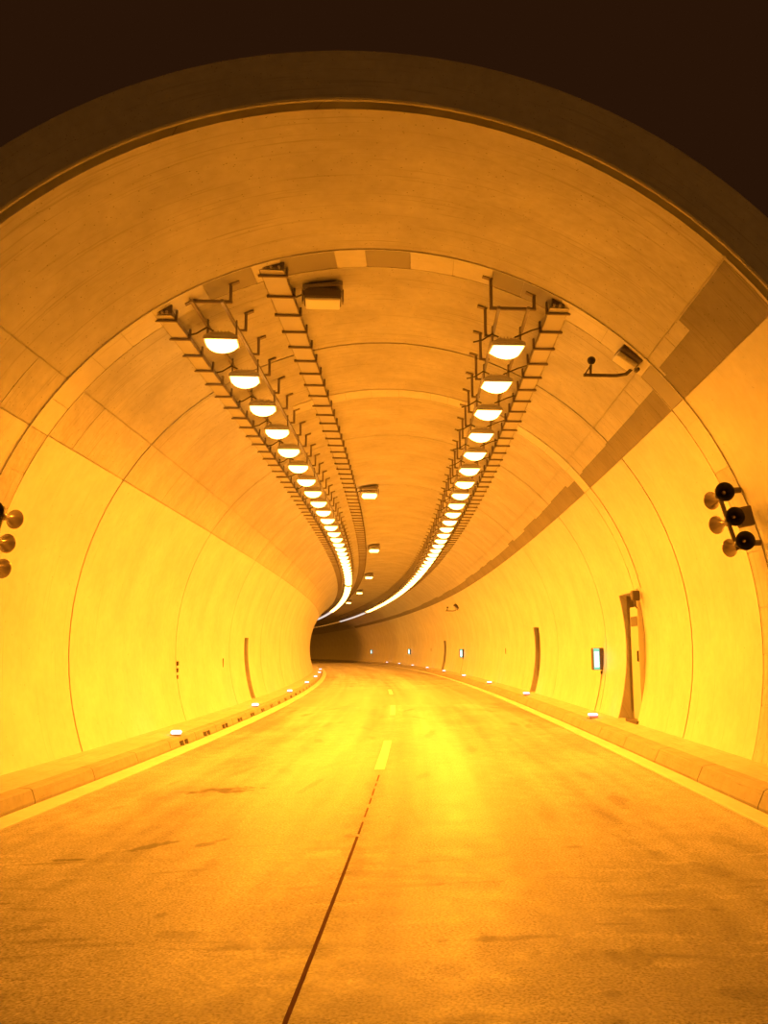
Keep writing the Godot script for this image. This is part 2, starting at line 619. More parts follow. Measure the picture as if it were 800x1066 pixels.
func build_portal() -> void:
	var o := setting("trim_1", "dark concrete collar around the tunnel mouth, in shade", "portal")
	var prof := [Vector2(8.28, 5.215), Vector2(8.293, 5.2), Vector2(8.322, 5.2), Vector2(8.322, 5.32), Vector2(8.45, 5.32), Vector2(8.45, 5.51), Vector2(10.2, 5.51), Vector2(10.2, 5.74), Vector2(8.30, 5.74), Vector2(8.28, 5.72)]
	var st := new_st()
	var n := 96
	for k in n:
		var a := lerpf(-26.0, 206.0, float(k) / n)
		var b := lerpf(-26.0, 206.0, float(k + 1) / n)
		var acc := 0.0
		for i in prof.size():
			var p: Vector2 = prof[i]
			var q: Vector2 = prof[(i + 1) % prof.size()]
			var l := (q - p).length()
			quad(st, R(p.x, a, p.y), R(p.x, b, p.y), R(q.x, b, q.y), R(q.x, a, q.y), Vector2(acc, deg_to_rad(a) * 5.4) / 4.0, Vector2(acc, deg_to_rad(b) * 5.4) / 4.0, Vector2(acc + l, deg_to_rad(b) * 5.4) / 4.0, Vector2(acc + l, deg_to_rad(a) * 5.4) / 4.0)
			acc += l
	part("portal_collar", done(st), M.collar, o)

func build_band(called: String, label: String, s: float, a0: float, a1: float, wide: float, skip: Callable) -> void:
	# a flush ring of cover plates over a cable chase
	var o := setting(called, label, "cover band")
	var a := a0
	var g := RandomNumberGenerator.new()
	g.seed = int(s * 10)
	while a < a1 - 0.5:
		var b := minf(a + g.randf_range(4.0, 8.5), a1)
		for stop in [26.0, RP, LP]:
			if a < stop - 0.01 and b > stop - 2.0: b = stop
		var thick := 0.010 + g.randf_range(0.0, 0.006)
		part("cover_plate", lining(s, s + wide, a + 0.10, b, RAD - thick, RAD, [], 1.0, 2.2), skip.call(a, b), o)
		a = b
	# the two raised edge strips
	for e in [s - 0.012, s + wide]:
		part("edge_strip", lining(e, e + 0.012, a0, a1, RAD - 0.020, RAD, [], 1.0, 2.2), M.band, o)

func road_v(u: float) -> float:
	return lerpf(-1.767, -1.6695, (u + 4.4487) / 7.7673)

func build_ground() -> void:
	var road := setting("floor", "worn concrete carriageway of the tunnel, two lanes bending left", "road")
	var st := new_st(true)
	var nu := 8
	var s := -16.0
	while s < S_MAX - 1.0:
		var e := s + (0.8 if s < 40.0 else 2.0)
		for k in nu:
			var ua := lerpf(-4.4487, 3.3186, float(k) / nu)
			var ub := lerpf(-4.4487, 3.3186, float(k + 1) / nu)
			var f := func(ss: float, u: float) -> Vector2:
				return Vector2((u + 4.4487) / 7.8, (ss + 8.0) / 40.0)
			for c in [[s, ua], [e, ua], [e, ub], [s, ua], [e, ub], [s, ub]]:
				st.set_uv2(Vector2(c[1], c[0]) / 2.6)
				vtx(st, P(c[0], c[1], road_v(c[1])), f.call(c[0], c[1]))
		s = e
	st.set_smooth_group(1)
	s = -16.0
	while s < S_MAX - 1.0:
		var e := s + 4.0
		quad(st, P(s, -4.4487, -2.3), P(s, 3.3186, -2.3), P(e, 3.3186, -2.3), P(e, -4.4487, -2.3))
		quad(st, P(s, -4.4487, -2.3), P(e, -4.4487, -2.3), P(e, -4.4487, road_v(-4.4487)), P(s, -4.4487, road_v(-4.4487)))
		quad(st, P(s, 3.3186, -2.3), P(e, 3.3186, -2.3), P(e, 3.3186, road_v(3.3186)), P(s, 3.3186, road_v(3.3186)))
		s = e
	part("carriageway", done(st), M.road, road)
	# sealed joint between the lanes: whole near the camera, then worn into short lengths
	var runs := [[-8.0, 9.3]]
	var q := 9.45
	var g := RandomNumberGenerator.new()
	g.seed = 6
	while q < 14.0:
		var l := g.randf_range(0.25, 0.7)
		runs.append([q, q + l])
		q += l + g.randf_range(0.12, 0.3)
	for r in runs:
		var wd := 0.014 if r[0] < 9.0 else 0.011
		var u := -0.728
		part("joint_sealant", sweep([Vector2(u - wd, road_v(u)), Vector2(u - wd * 0.6, road_v(u) + 0.0025), Vector2(u + wd * 0.6, road_v(u) + 0.0025), Vector2(u + wd, road_v(u))], r[0], r[1], 0.5), M.seal, road)
	q = 14.56
	while q < 40.0:
		part("lane_dash", sweep([Vector2(-0.83, road_v(-0.83)), Vector2(-0.83, road_v(-0.83) + 0.004), Vector2(-0.67, road_v(-0.67) + 0.004), Vector2(-0.67, road_v(-0.67))], q, q + 4.8, 0.8), M.line, road)
		q += 12.6
	# kerbs and walkways
	var kl := setting("trim_2", "concrete kerb, pale gutter and narrow walkway along the left wall", "kerb")
	var kr := setting("trim_3", "concrete kerb, pale gutter and narrow walkway along the right wall", "kerb")
	part("walkway", sweep([Vector2(-5.62, -2.3), Vector2(-5.62, -1.50), Vector2(-4.96, -1.545), Vector2(-4.96, -1.62), Vector2(-5.40, -1.62), Vector2(-5.40, -1.95), Vector2(-4.96, -1.95), Vector2(-4.96, -2.3)], -16.0, S_MAX - 1.0, 1.7), M.walk, kl)
	part("walkway", sweep([Vector2(3.86, -2.3), Vector2(3.86, -1.41), Vector2(4.40, -1.338), Vector2(4.40, -2.3)], -16.0, S_MAX - 1.0, 1.7), M.walk, kr)
	# gutters, in lengths
	s = -16.0
	while s < 118.0:
		var e := s + 4.1
		part("gutter_slab", sweep([Vector2(-4.449, -2.2), Vector2(-4.449, -1.748), Vector2(-4.46, -1.738), Vector2(-4.735, -1.730), Vector2(-4.735, -2.2)], s + 0.004, e - 0.004, 1.4), M.gutter, kl)
		part("gutter_slab", sweep([Vector2(3.319, -2.2), Vector2(3.56, -2.2), Vector2(3.56, -1.632), Vector2(3.33, -1.640), Vector2(3.319, -1.650)], s + 0.004, e - 0.004, 1.4), M.gutter, kr)
		s = e
	# kerb stones of the right side
	s = 10.14 - 2.2 * 11
	while s < 118.0:
		part("kerb_stone", sweep([Vector2(3.562, -2.2), Vector2(3.858, -2.2), Vector2(3.858, -1.412), Vector2(3.70, -1.428), Vector2(3.665, -1.445), Vector2(3.585, -1.61)], s + 0.012, s + 2.2 - 0.012, 1.1), M.kerb, kr)
		s += 2.2
	# kerb stones of the left side; from s = 17.8 each has a double drain mouth at its foot
	var whole := [Vector2(-4.737, -2.2), Vector2(-4.755, -1.70), Vector2(-4.80, -1.575), Vector2(-4.83, -1.556), Vector2(-4.957, -1.546), Vector2(-4.957, -2.2)]
	var above := [Vector2(-4.778, -1.63), Vector2(-4.80, -1.575), Vector2(-4.83, -1.556), Vector2(-4.957, -1.546), Vector2(-4.957, -1.63)]
	var below := [Vector2(-4.737, -2.2), Vector2(-4.74, -1.735), Vector2(-4.957, -1.735), Vector2(-4.957, -2.2)]
	s = 17.8 - 2.05 * 16
	while s < 118.0:
		var a := s + 0.01
		var b := s + 2.04
		if s < 17.0:
			part("kerb_stone", sweep(whole, a, b, 1.1), M.kerb, kl)
		else:
			var st2 := SurfaceTool.new()
			for seg in [[a, s + 0.70, whole], [s + 0.70, s + 1.02, above], [s + 0.70, s + 1.02, below], [s + 1.02, s + 1.07, whole], [s + 1.07, s + 1.37, above], [s + 1.07, s + 1.37, below], [s + 1.37, b, whole]]:
				st2.append_from(sweep(seg[2], seg[0], seg[1], 1.1), 0, Transform3D.IDENTITY)
			part("kerb_stone", st2.commit(), M.kerb, kl)
		s += 2.05
	# ground outside
	var g2 := setting("floor_outside", "dark ground beside the road before the tunnel mouth", "ground")
	var st3 := new_st()
	bev(st3, Vector3(-46.0, -0.42, 20.0), Vector3(80.0, 0.4, 70.0), 0.02)
	bev(st3, Vector3(44.2, -0.42, 20.0), Vector3(80.0, 0.4, 70.0), 0.02)
	part("verge", done(st3), M.earth, g2)

# a recess in the wall with a door at its back
func build_niche(called: String, label: String, sd: float, s0: float, s1: float, top: float, bottom: float, depth: float) -> Node3D:
	var o := setting(called, label, "door")
	var uf := CU + sd * 5.12
	var ub := CU + sd * (RAD + depth)
	var t := 0.08
	var bx := func(sa: float, sb: float, ua: float, ub_: float, va: float, vb: float) -> ArrayMesh:
		return sweep([Vector2(ua, va), Vector2(ua, vb), Vector2(ub_, vb), Vector2(ub_, va)], sa, sb, 3.0)
	var ue := CU + sd * 5.25
	part("side_lining", bx.call(s0 - t, s0, ue, ub, bottom, top + t), M.bare, o)
	part("side_lining", bx.call(s1, s1 + t, ue, ub, bottom, top + t), M.bare, o)
	part("lintel", bx.call(s0, s1, ue, ub, top, top + t), M.bare, o)
	part("floor_slab", bx.call(s0, s1, CU + sd * 4.98, ub, bottom - 0.2, bottom), M.walk, o)
	var d := part("door_leaf", bx.call(s0, s1, ub, ub + sd * 0.06, bottom, top), M.door_leaf, o)
	var st := new_st()
	bev(st, P(s0 + 0.18, ub - sd * 0.03, bottom + 1.0), Vector3(0.05, 0.14, 0.05), 0.012)
	part("handle", done(st), M.steel, d)
	var _uf := uf
	return o

func build_doors() -> void:
	var o := build_niche("door_1", "door recess in the right wall under the cable band, pale cabinet front standing in it", 1.0, 18.55, 20.22, 1.32, -1.345, 1.7)
	# the pale flat front that fills the near half of the recess
	var u := 4.455
	var pane := func(sa: float, sb: float, ua: float, ub: float, va: float, vb: float) -> ArrayMesh:
		return sweep([Vector2(ua, va), Vector2(ua, vb), Vector2(ub, vb), Vector2(ub, va)], sa, sb, 3.0)
	var f := part("cabinet_front", pane.call(18.60, 19.32, u, u + 0.55, -1.34, 1.02), M.door, o)
	part("door_frame", pane.call(18.56, 18.60, u - 0.03, u + 0.3, -1.34, 1.31), M.door, o)
	part("vent_panel", pane.call(18.70, 19.25, u - 0.012, u, 0.62, 0.82), M.dark, o)
	var st := new_st()
	bev(st, P(18.68, u - 0.02, 0.0), Vector3(0.05, 0.22, 0.06), 0.012)
	part("handle", done(st), M.black, f)
	part("head_beam", pane.call(18.5, 19.8, 4.40, 4.55, 1.325, 1.37), M.sheet, o)
	part("sill", pane.call(18.45, 19.4, 4.28, 4.50, -1.36, -1.29), M.dark, o)
	build_niche("door_2", "dark door recess in the right wall beyond the lit sign", 1.0, 32.55, 33.75, CV + RAD * sin(deg_to_rad(8.2)), -1.345, 1.3)
	build_niche("door_3", "small far door recess in the right wall near the bend", 1.0, 68.4, 69.7, CV + RAD * sin(deg_to_rad(6.4)), -1.345, 1.3)
	build_niche("door_4", "narrow dark door recess in the left wall", -1.0, 31.95, 32.85, CV + RAD * sin(deg_to_rad(176.4)), -1.505, 1.3)

# ---------------------------------------------------------------- lamps
func sodium() -> Color:
	return lin(1.0, 0.30, 0.011)

func lamp_proto(kind: String) -> Node3D:
	# a floodlight hung under the rails: lens plane at y = 0, facing down
	var o := thing("tunnel_lamp", "", "lamp")
	var st := new_st()
	# tapered housing
	var lo := [Vector3(-0.24, 0.0, -0.19), Vector3(0.24, 0.0, -0.19), Vector3(0.24, 0.0, 0.19), Vector3(-0.24, 0.0, 0.19)]
	var mid := []
	var hi := []
	for p in lo:
		mid.append(p + Vector3(0, 0.035, 0))
		hi.append(Vector3(p.x * 0.55, 0.11, p.z * 0.6))
	for k in 4:
		var m := (k + 1) % 4
		quad(st, lo[k], mid[k], mid[m], lo[m])
		quad(st, mid[k], hi[k], hi[m], mid[m])
	quad(st, hi[0], hi[3], hi[2], hi[1])
	quad(st, lo[0], lo[1], lo[2], lo[3])
	var fins := new_st()
	for k in 5:
		bev(fins, Vector3(-0.10 + 0.05 * k, 0.125, 0), Vector3(0.012, 0.04, 0.18), 0.003)
	var hs := part("housing", done(st), M.housing, o)
	part("cooling_fins", done(fins), M.housing, hs)
	var rim := new_st()
	for x in [-1, 1]:
		bev(rim, Vector3(0.232 * x, -0.008, 0), Vector3(0.03, 0.03, 0.40), 0.006)
		bev(rim, Vector3(0, -0.008, 0.185 * x), Vector3(0.44, 0.03, 0.03), 0.006)
	part("rim", done(rim), M.housing, hs)
	# bowed glass
	var ls := new_st(true)
	var n := 8
	var pt := func(i: int, k: int) -> Vector3:
		var x := lerpf(-1, 1, float(i) / n)
		var z := lerpf(-1, 1, float(k) / n)
		return Vector3(x * 0.232, -0.012 - 0.145 * pow((1.0 - x * x) * (1.0 - z * z), 0.6), z * 0.182)
	for i in n:
		for k in n:
			quad(ls, pt.call(i, k), pt.call(i + 1, k), pt.call(i + 1, k + 1), pt.call(i, k + 1))
	part("lens", done(ls), {"lit": M.lamp, "dim": M.lamp_dim, "faint": M.lamp_fill, "off": M.diffuser}[kind], o)
	for x in [-1, 1]:
		var br := new_st()
		bev(br, Vector3(0.205 * x, 0.20, 0), Vector3(0.025, 0.26, 0.05), 0.006)
		part("bracket", done(br), M.steel, o)
	if kind != "off":
		# a cut-off floodlight: the reflector keeps the light below the haunches of the vault
		var l := SpotLight3D.new()
		l.name = "lamp_light"
		l.spot_angle = 71.0
		l.spot_angle_attenuation = 0.45
		l.spot_range = 300.0
		l.spot_attenuation = 2.0
		l.light_size = 0.18
		l.light_color = sodium()
		l.light_energy = LAMP_ENERGY * {"lit": 1.0, "dim": 0.22, "faint": 0.10}[kind]
		l.shadow_enabled = true
		l.position = Vector3(0, -0.22, 0.02)
		l.rotation_degrees = Vector3(-90 - 18, 0, 0)
		o.add_child(l)
	return o

const LAMP_ENERGY := 8.5

func ordinal(k: int) -> String:
	var w := ["first", "second", "third", "fourth", "fifth", "sixth", "seventh", "eighth", "ninth", "tenth"]
	if k < 10: return w[k]
	var n := k + 1
	var suf := "th"
	if n % 100 < 11 or n % 100 > 13:
		suf = {1: "st", 2: "nd", 3: "rd"}.get(n % 10, "th")
	return "%d%s" % [n, suf]

func build_lamps() -> void:
	var protos := {"lit": lamp_proto("lit"), "dim": lamp_proto("dim"), "off": lamp_proto("off"), "faint": lamp_proto("faint")}
	var used := {}
	for row in [["left", -2.935], ["right", 1.185]]:
		var k := 0
		var s := LAMP_FIRST
		while s < FAINT_END:
			var kind := "lit" if s < LIT_END else ("dim" if s < ROW_END else "faint")  # faint ones are added past the rows to brighten the dark stretch
			if row[0] == "left" and k == 28: kind = "off"
			if row[0] == "right" and s > LIT_END and s < LIT_END + 2.5: kind = "off"
			var xf := frame(s, row[1], 4.45)
			var what: String = {"lit": "glowing sodium tunnel lamp", "dim": "dim whitish tunnel lamp", "faint": "added faint fill lamp", "off": "unlit tunnel lamp"}[kind]
			var label := "%s, %s from the tunnel mouth in the %s ceiling row" % [what, ordinal(k), row[0]]
			var o: Node3D
			if not used.has(kind):
				used[kind] = true
				o = protos[kind]
				o.transform = xf
				o.set_meta("label", label)
			else:
				o = copy_of(protos[kind], xf, label)
			o.set_meta("group", "lamps of the %s ceiling row" % row[0])
			# the lighting is stepped down from the entrance zone towards the interior
			if kind == "lit":
				(o.get_node("lamp_light") as SpotLight3D).light_energy = LAMP_ENERGY * clampf(remap(s, 32.0, 92.0, 1.0, 0.22), 0.22, 1.0)
			# feed from the cable tray beside the row
			if s < 60.0:
				var sg := -1.0 if row[0] == "left" else 1.0
				var st := new_st()
				tube(st, [Vector3(0.12 * sg, 0.16, 0.02), Vector3(0.22 * sg, 0.20, 0.03), Vector3(0.36 * sg, 0.10 if sg < 0 else 0.26, 0.05), Vector3(0.50 * sg, 0.06 if sg < 0 else 0.30, 0.06)], 0.012, 6)
				part("feed_cable", done(st), M.dark, o)
			s += LAMP_PITCH * (1.0 if s < ROW_END else 2.0)
			k += 1

func build_lamp_rails() -> void:
	for row in [["left", -2.955, -3.25, -2.665], ["right", 1.205, 0.905, 1.505]]:
		var o := thing("lamp_rail", "twin steel rails on trapeze hangers carrying the %s row of lamps" % row[0], "rail", Transform3D.IDENTITY, "lamp rails")
		for du in [-0.205, 0.205]:
			var u: float = row[1] + du
			part("rail", sweep([Vector2(u - 0.02, 4.69), Vector2(u - 0.02, 4.735), Vector2(u + 0.02, 4.735), Vector2(u + 0.02, 4.69)], 11.8, ROW_END + 0.5, 1.2), M.steel, o)
		var cl: float = CV + sqrt(RAD * RAD - pow(row[2] - CU, 2)) - 4.70
		var cr: float = CV + sqrt(RAD * RAD - pow(row[3] - CU, 2)) - 4.70
		var st := new_st()
		var x0: float = row[2] - row[1]
		var x1: float = row[3] - row[1]
		bev(st, Vector3((x0 + x1) / 2, 0.055, 0), Vector3(x1 - x0 + 0.05, 0.045, 0.045), 0.008)
		bev(st, Vector3(x0, cl / 2 + 0.02, 0), Vector3(0.042, cl - 0.03, 0.042), 0.008)
		bev(st, Vector3(x1, cr / 2 + 0.02, 0), Vector3(0.042, cr - 0.03, 0.042), 0.008)
		# feet bolted to the vault
		var sl0: float = -(row[2] - CU) / sqrt(RAD * RAD - pow(row[2] - CU, 2))
		var sl1: float = -(row[3] - CU) / sqrt(RAD * RAD - pow(row[3] - CU, 2))
		var fd := 0.045 if row[0] == "left" else -0.045
		bev(st, Vector3(x0 + fd, cl - 0.022 + sl0 * fd, 0), Vector3(0.15, 0.018, 0.08), 0.004, Basis(Vector3(0, 0, 1), atan(sl0)))
		bev(st, Vector3(x1 + fd, cr - 0.022 + sl1 * fd, 0), Vector3(0.15, 0.018, 0.08), 0.004, Basis(Vector3(0, 0, 1), atan(sl1)))
		var hm := done(st)
		# the others show only the rod on the inner side
		var sr := new_st()
		var inner := x1 if row[0] == "left" else x0
		var ch := cr if row[0] == "left" else cl
		var sl := sl1 if row[0] == "left" else sl0
		var toe := -0.06 if row[0] == "left" else 0.06
		bev(sr, Vector3(inner, ch / 2 + 0.02, 0), Vector3(0.042, ch - 0.03, 0.042), 0.008)
		bev(sr, Vector3(inner + toe, 0.05, 0), Vector3(0.16, 0.03, 0.045), 0.006)
		bev(sr, Vector3(inner + fd, ch - 0.022 + sl * fd, 0), Vector3(0.15, 0.018, 0.08), 0.004, Basis(Vector3(0, 0, 1), atan(sl)))
		var rm := done(sr)
		var s := 11.95
		while s < ROW_END:
			part("trapeze_hanger" if s < 12.0 else "hanger_rod", hm if s < 12.0 else rm, M.hoop, o, frame(s, row[1], 4.70))
			s += 1.09

func build_trays() -> void:
	# [name, bottom v, left u, right u, side height]
	for t in [["left", 4.485, -3.64, -3.40, 0.16, "outside the left lamp row"], ["centre", 5.16, -2.27, -1.93, 0.13, "between the two lamp rows"], ["right", 4.715, 1.70, 1.98, 0.18, "outside the right lamp row"]]:
		var o := thing("cable_tray", "ladder-like cable tray on dark hoops hung from the vault %s" % t[5], "cable tray", Transform3D.IDENTITY, "cable trays")
		var v: float = t[1]
		var a: float = t[2]
		var b: float = t[3]
		var h: float = t[4]
		part("tray_sheet", sweep([Vector2(a, v), Vector2(a, v + 0.012), Vector2(b, v + 0.012), Vector2(b, v)], 11.8, ROW_END, 1.2), M.sheet, o)
		for u in [a, b - 0.012]:
			part("side_rail", sweep([Vector2(u, v), Vector2(u, v + 0.075), Vector2(u + 0.012, v + 0.075), Vector2(u + 0.012, v)], 11.8, ROW_END, 1.2), M.steel, o)
		for k in 3:
			var u := lerpf(a + 0.06, b - 0.06, k / 2.0)
			var pts := []
			var s := 11.75
			while s < ROW_END:
				pts.append(P(s, u, v + 0.012 + 0.024))
				s += 1.5
			var st := new_st(true)
			tube(st, pts, 0.022, 6)
			part("cable", done(st), M.cable, o)
		var ec := new_st()
		bev(ec, Vector3(0, h * 0.42, 0.18), Vector3(b - a - 0.02, h * 0.75, 0.03), 0.008)
		part("dark_tray_end", done(ec), M.dark, o, frame(11.95, (a + b) / 2, v + 0.012))  # dark plate stands for the shaded inside of the open tray end
		# hoops: a bar under the tray and two legs up to the vault
		var mu := (a + b) / 2
		var st2 := new_st()
		var x0 := a - mu - 0.02
		var x1 := b - mu + 0.02
		bev(st2, Vector3(0, -0.018, 0), Vector3(x1 - x0 + 0.03, 0.034, 0.04), 0.008)
		bev(st2, Vector3(x0, h * 0.35, 0), Vector3(0.032, h * 0.7 + 0.05, 0.04), 0.008)
		bev(st2, Vector3(x1, h * 0.35, 0), Vector3(0.032, h * 0.7 + 0.05, 0.04), 0.008)
		var hm := done(st2)
		# every third hoop is slung from the vault by a rod at each end
		var st3 := new_st()
		st3.append_from(hm, 0, Transform3D.IDENTITY)
		for x in [x0, x1]:
			var top: float = CV + sqrt(RAD * RAD - pow(mu + x - CU, 2)) - v
			if top - h * 0.6 > 0.03:
				bev(st3, Vector3(x, (top + h * 0.6) / 2, 0), Vector3(0.016, top - h * 0.6, 0.016), 0.004)
		var hm2 := done(st3)
		var s := 11.95
		var k := 0
		while s < ROW_END:
			part("hoop", hm2 if k % 3 == 0 else hm, M.hoop, o, frame(s, mu, v))
			s += 0.738
			k += 1

func build_centre_lamps() -> void:
	var at := [12.7, 28.95, 45.4, 63.0, 81.0, 98.2]
	var vis := ["first", "second", "third", "fourth", "fifth", "sixth"]
	for k in at.size():
		var lit := k > 0
		var label := "boxy unlit ceiling floodlight with a pale diffuser beside the centre cable tray" if not lit else "small glowing single lamp under the crown of the vault, %s of its line" % vis[k]
		var o := thing("ceiling_floodlight", label, "lamp", frame(at[k], -1.50, 5.08), "floodlights along the crown")
		var st := new_st()
		bev(st, Vector3(0, 0.06 if not lit else 0.03, 0), Vector3(0.54 if not lit else 0.46, 0.12 if not lit else 0.08, 0.40), 0.02)
		bev(st, Vector3(0, 0.14, 0), Vector3(0.48, 0.06, 0.32), 0.02)
		part("housing", done(st), M.dark if not lit else M.housing, o)
		var d := new_st()
		if lit:
			bev(d, Vector3(0, -0.05, 0), Vector3(0.46, 0.13, 0.37), 0.05)
		else:
			bev(d, Vector3(0, -0.018, 0), Vector3(0.50, 0.04, 0.37), 0.014)
		part("diffuser", done(d), M.diffuser if not lit else M.lamp, o)
		var top := CV + sqrt(RAD * RAD - pow(-1.5 - CU, 2)) - 5.08
		for x in [-1, 1]:
			var b := new_st()
			bev(b, Vector3(0.25 * x, 0.20, -0.05), Vector3(0.03, 0.22, 0.06), 0.006)
			bev(b, Vector3(0.29 * x, 0.08, 0.02), Vector3(0.025, 0.20, 0.10), 0.006)
			part("bracket", done(b), M.steel, o)
		var pl := new_st()
		bev(pl, Vector3(0, top - 0.075, 0), Vector3(0.58, 0.07, 0.30), 0.012, Basis(Vector3(0, 0, 1), 0.13))
		bev(pl, Vector3(0, 0.22, 0), Vector3(0.44, 0.12, 0.05), 0.01)
		part("mounting_plate", done(pl), M.steel, o)
		var cb := new_st()
		tube(cb, [Vector3(-0.26, 0.12, 0.02), Vector3(-0.38, 0.06, 0.03), Vector3(-0.46, 0.12, 0.03)], 0.013, 6)
		part("feed_cable", done(cb), M.dark, o)
		if lit:
			var l := AreaLight3D.new()
			l.name = "lamp_light"
			l.area_size = Vector2(0.48, 0.35)
			l.light_color = sodium()
			l.light_energy = LAMP_ENERGY * 0.6
			l.shadow_enabled = true
			l.position = Vector3(0, -0.14, 0)
			l.rotation_degrees = Vector3(-90, 0, 0)
			o.add_child(l)

# street lamp added behind the camera, out of view, to light the collar front
func build_added_street_lamp() -> void:
	var o := thing("added_street_lamp", "added unseen street lamp behind the viewpoint that lights the collar", "street lamp", frame(-11.0, 6.2, -1.95))
	var st := new_st(true)
	tube(st, [Vector3(0, 0, 0), Vector3(0, 3.0, 0), Vector3(0, 7.2, 0), Vector3(-0.15, 7.8, 0), Vector3(-0.7, 8.05, 0), Vector3(-1.9, 8.15, 0)], 0.07, 10)
	part("pole", done(st), M.steel, o)
	var hd := new_st()
	bev(hd, Vector3(-2.15, 8.15, 0), Vector3(0.7, 0.14, 0.30), 0.04)
	part("lamp_head", done(hd), M.grey, o)
	var ln := new_st()
	bev(ln, Vector3(-2.17, 8.07, 0), Vector3(0.5, 0.04, 0.22), 0.015)
	part("lens", done(ln), M.lamp, o)
	var l := AreaLight3D.new()
	l.name = "lamp_light"
	l.area_size = Vector2(0.5, 0.22)
	l.light_color = lin(1.0, 0.36, 0.05)
	l.light_energy = 34.0
	l.shadow_enabled = true
	l.position = Vector3(-2.17, 8.03, 0)
	l.rotation_degrees = Vector3(-90 + 48, 0, 0)
	o.add_child(l)

# ---------------------------------------------------------------- fittings
func build_horns() -> void:
	# a horn loudspeaker: mouth towards +z, driver behind
	var ex := new_st(true)
	lathe(ex, [Vector2(0.0, -0.16), Vector2(0.045, -0.16), Vector2(0.05, -0.08), Vector2(0.032, -0.06), Vector2(0.04, -0.02), Vector2(0.062, 0.04), Vector2(0.10, 0.10), Vector2(0.122, 0.125), Vector2(0.126, 0.135), Vector2(0.120, 0.137)], 24)
	var bell := done(ex)
	var inn := new_st(true)
	lathe(inn, [Vector2(0.120, 0.137), Vector2(0.095, 0.10), Vector2(0.058, 0.04), Vector2(0.036, -0.01), Vector2(0.0, -0.012)], 24)
	var throat := done(inn)
	var plug := new_st(true)
	lathe(plug, [Vector2(0.0, 0.112), Vector2(0.016, 0.106), Vector2(0.024, 0.085), Vector2(0.020, 0.02), Vector2(0.0, 0.015)], 14)
	var plug_m := done(plug)
	var words := ["top", "middle", "bottom"]
	for c in [["right", [[3.83, 2.095], [3.945, 1.775], [4.06, 1.465]], [[3.90, 2.085], [3.95, 1.755], [4.115, 1.445]], 1.0], ["left", [[-5.34, 1.76], [-5.42, 1.445], [-5.46, 1.125]], [[-5.34, 1.744], [-5.42, 1.432], [-5.455, 1.11]], -1.0]]:
		var sg: float = c[3]
		var root := thing("loudspeaker_bracket", "dark upright bracket holding the horn loudspeakers on the %s wall" % c[0], "bracket", Transform3D.IDENTITY, "loudspeaker brackets")
		var f0: Array = c[1]
		var st := new_st()
		var p0 := P(11.64, f0[0][0] + sg * 0.02, f0[0][1] + 0.10)
		var p1 := P(11.64, f0[2][0] + sg * 0.02, f0[2][1] - 0.08)
		tube(st, [p0, p1], 0.028, 8)
		part("upright", done(st), M.dark, root)
		for k in [0, 2]:
			var vv: float = f0[k][1] + (0.09 if k == 0 else 0.02)
			var wu := CU + sg * sqrt(RAD * RAD - pow(vv - CV, 2)) - sg * 0.02
			var a := new_st()
			tube(a, [P(11.64, f0[k][0], vv - 0.02), P(11.64, wu, vv)], 0.04, 10)
			part("wall_stub", done(a), M.dark, root)
		var bx := new_st()
		bev(bx, Vector3.ZERO, Vector3(0.18, 0.26, 0.16), 0.015, Basis(Vector3(0, 0, 1), sg * 0.2))
		part("junction_box", done(bx), M.dark, root, frame(11.50, f0[1][0] + (0.20 if sg > 0.0 else -0.09), f0[1][1] + 0.03))
		for k in 3:
			for way in [0, 1]:
				var q: Array = c[1 + way][k]
				var xf := frame(11.42 if way == 0 else 11.78, q[0], q[1])
				if way == 1:
					xf.basis = xf.basis * Basis(Vector3.UP, PI)
				xf.basis = xf.basis * Basis(Vector3.UP, (-0.1 if way == 0 else 0.25) * sg)
				var label := "%s horn loudspeaker %s in the %s wall cluster" % [words[k], "facing out of the tunnel, black mouth," if way == 0 else "facing into the tunnel, tan bell,", c[0]]
				var o := thing("horn_loudspeaker", label, "loudspeaker", xf, "horn loudspeakers on the %s wall" % c[0])
				var be := part("bell", bell, M.horn if way == 1 else M.black, o)
				part("throat", throat, M.black, be)
				part("phase_plug", plug_m, M.horn, be)

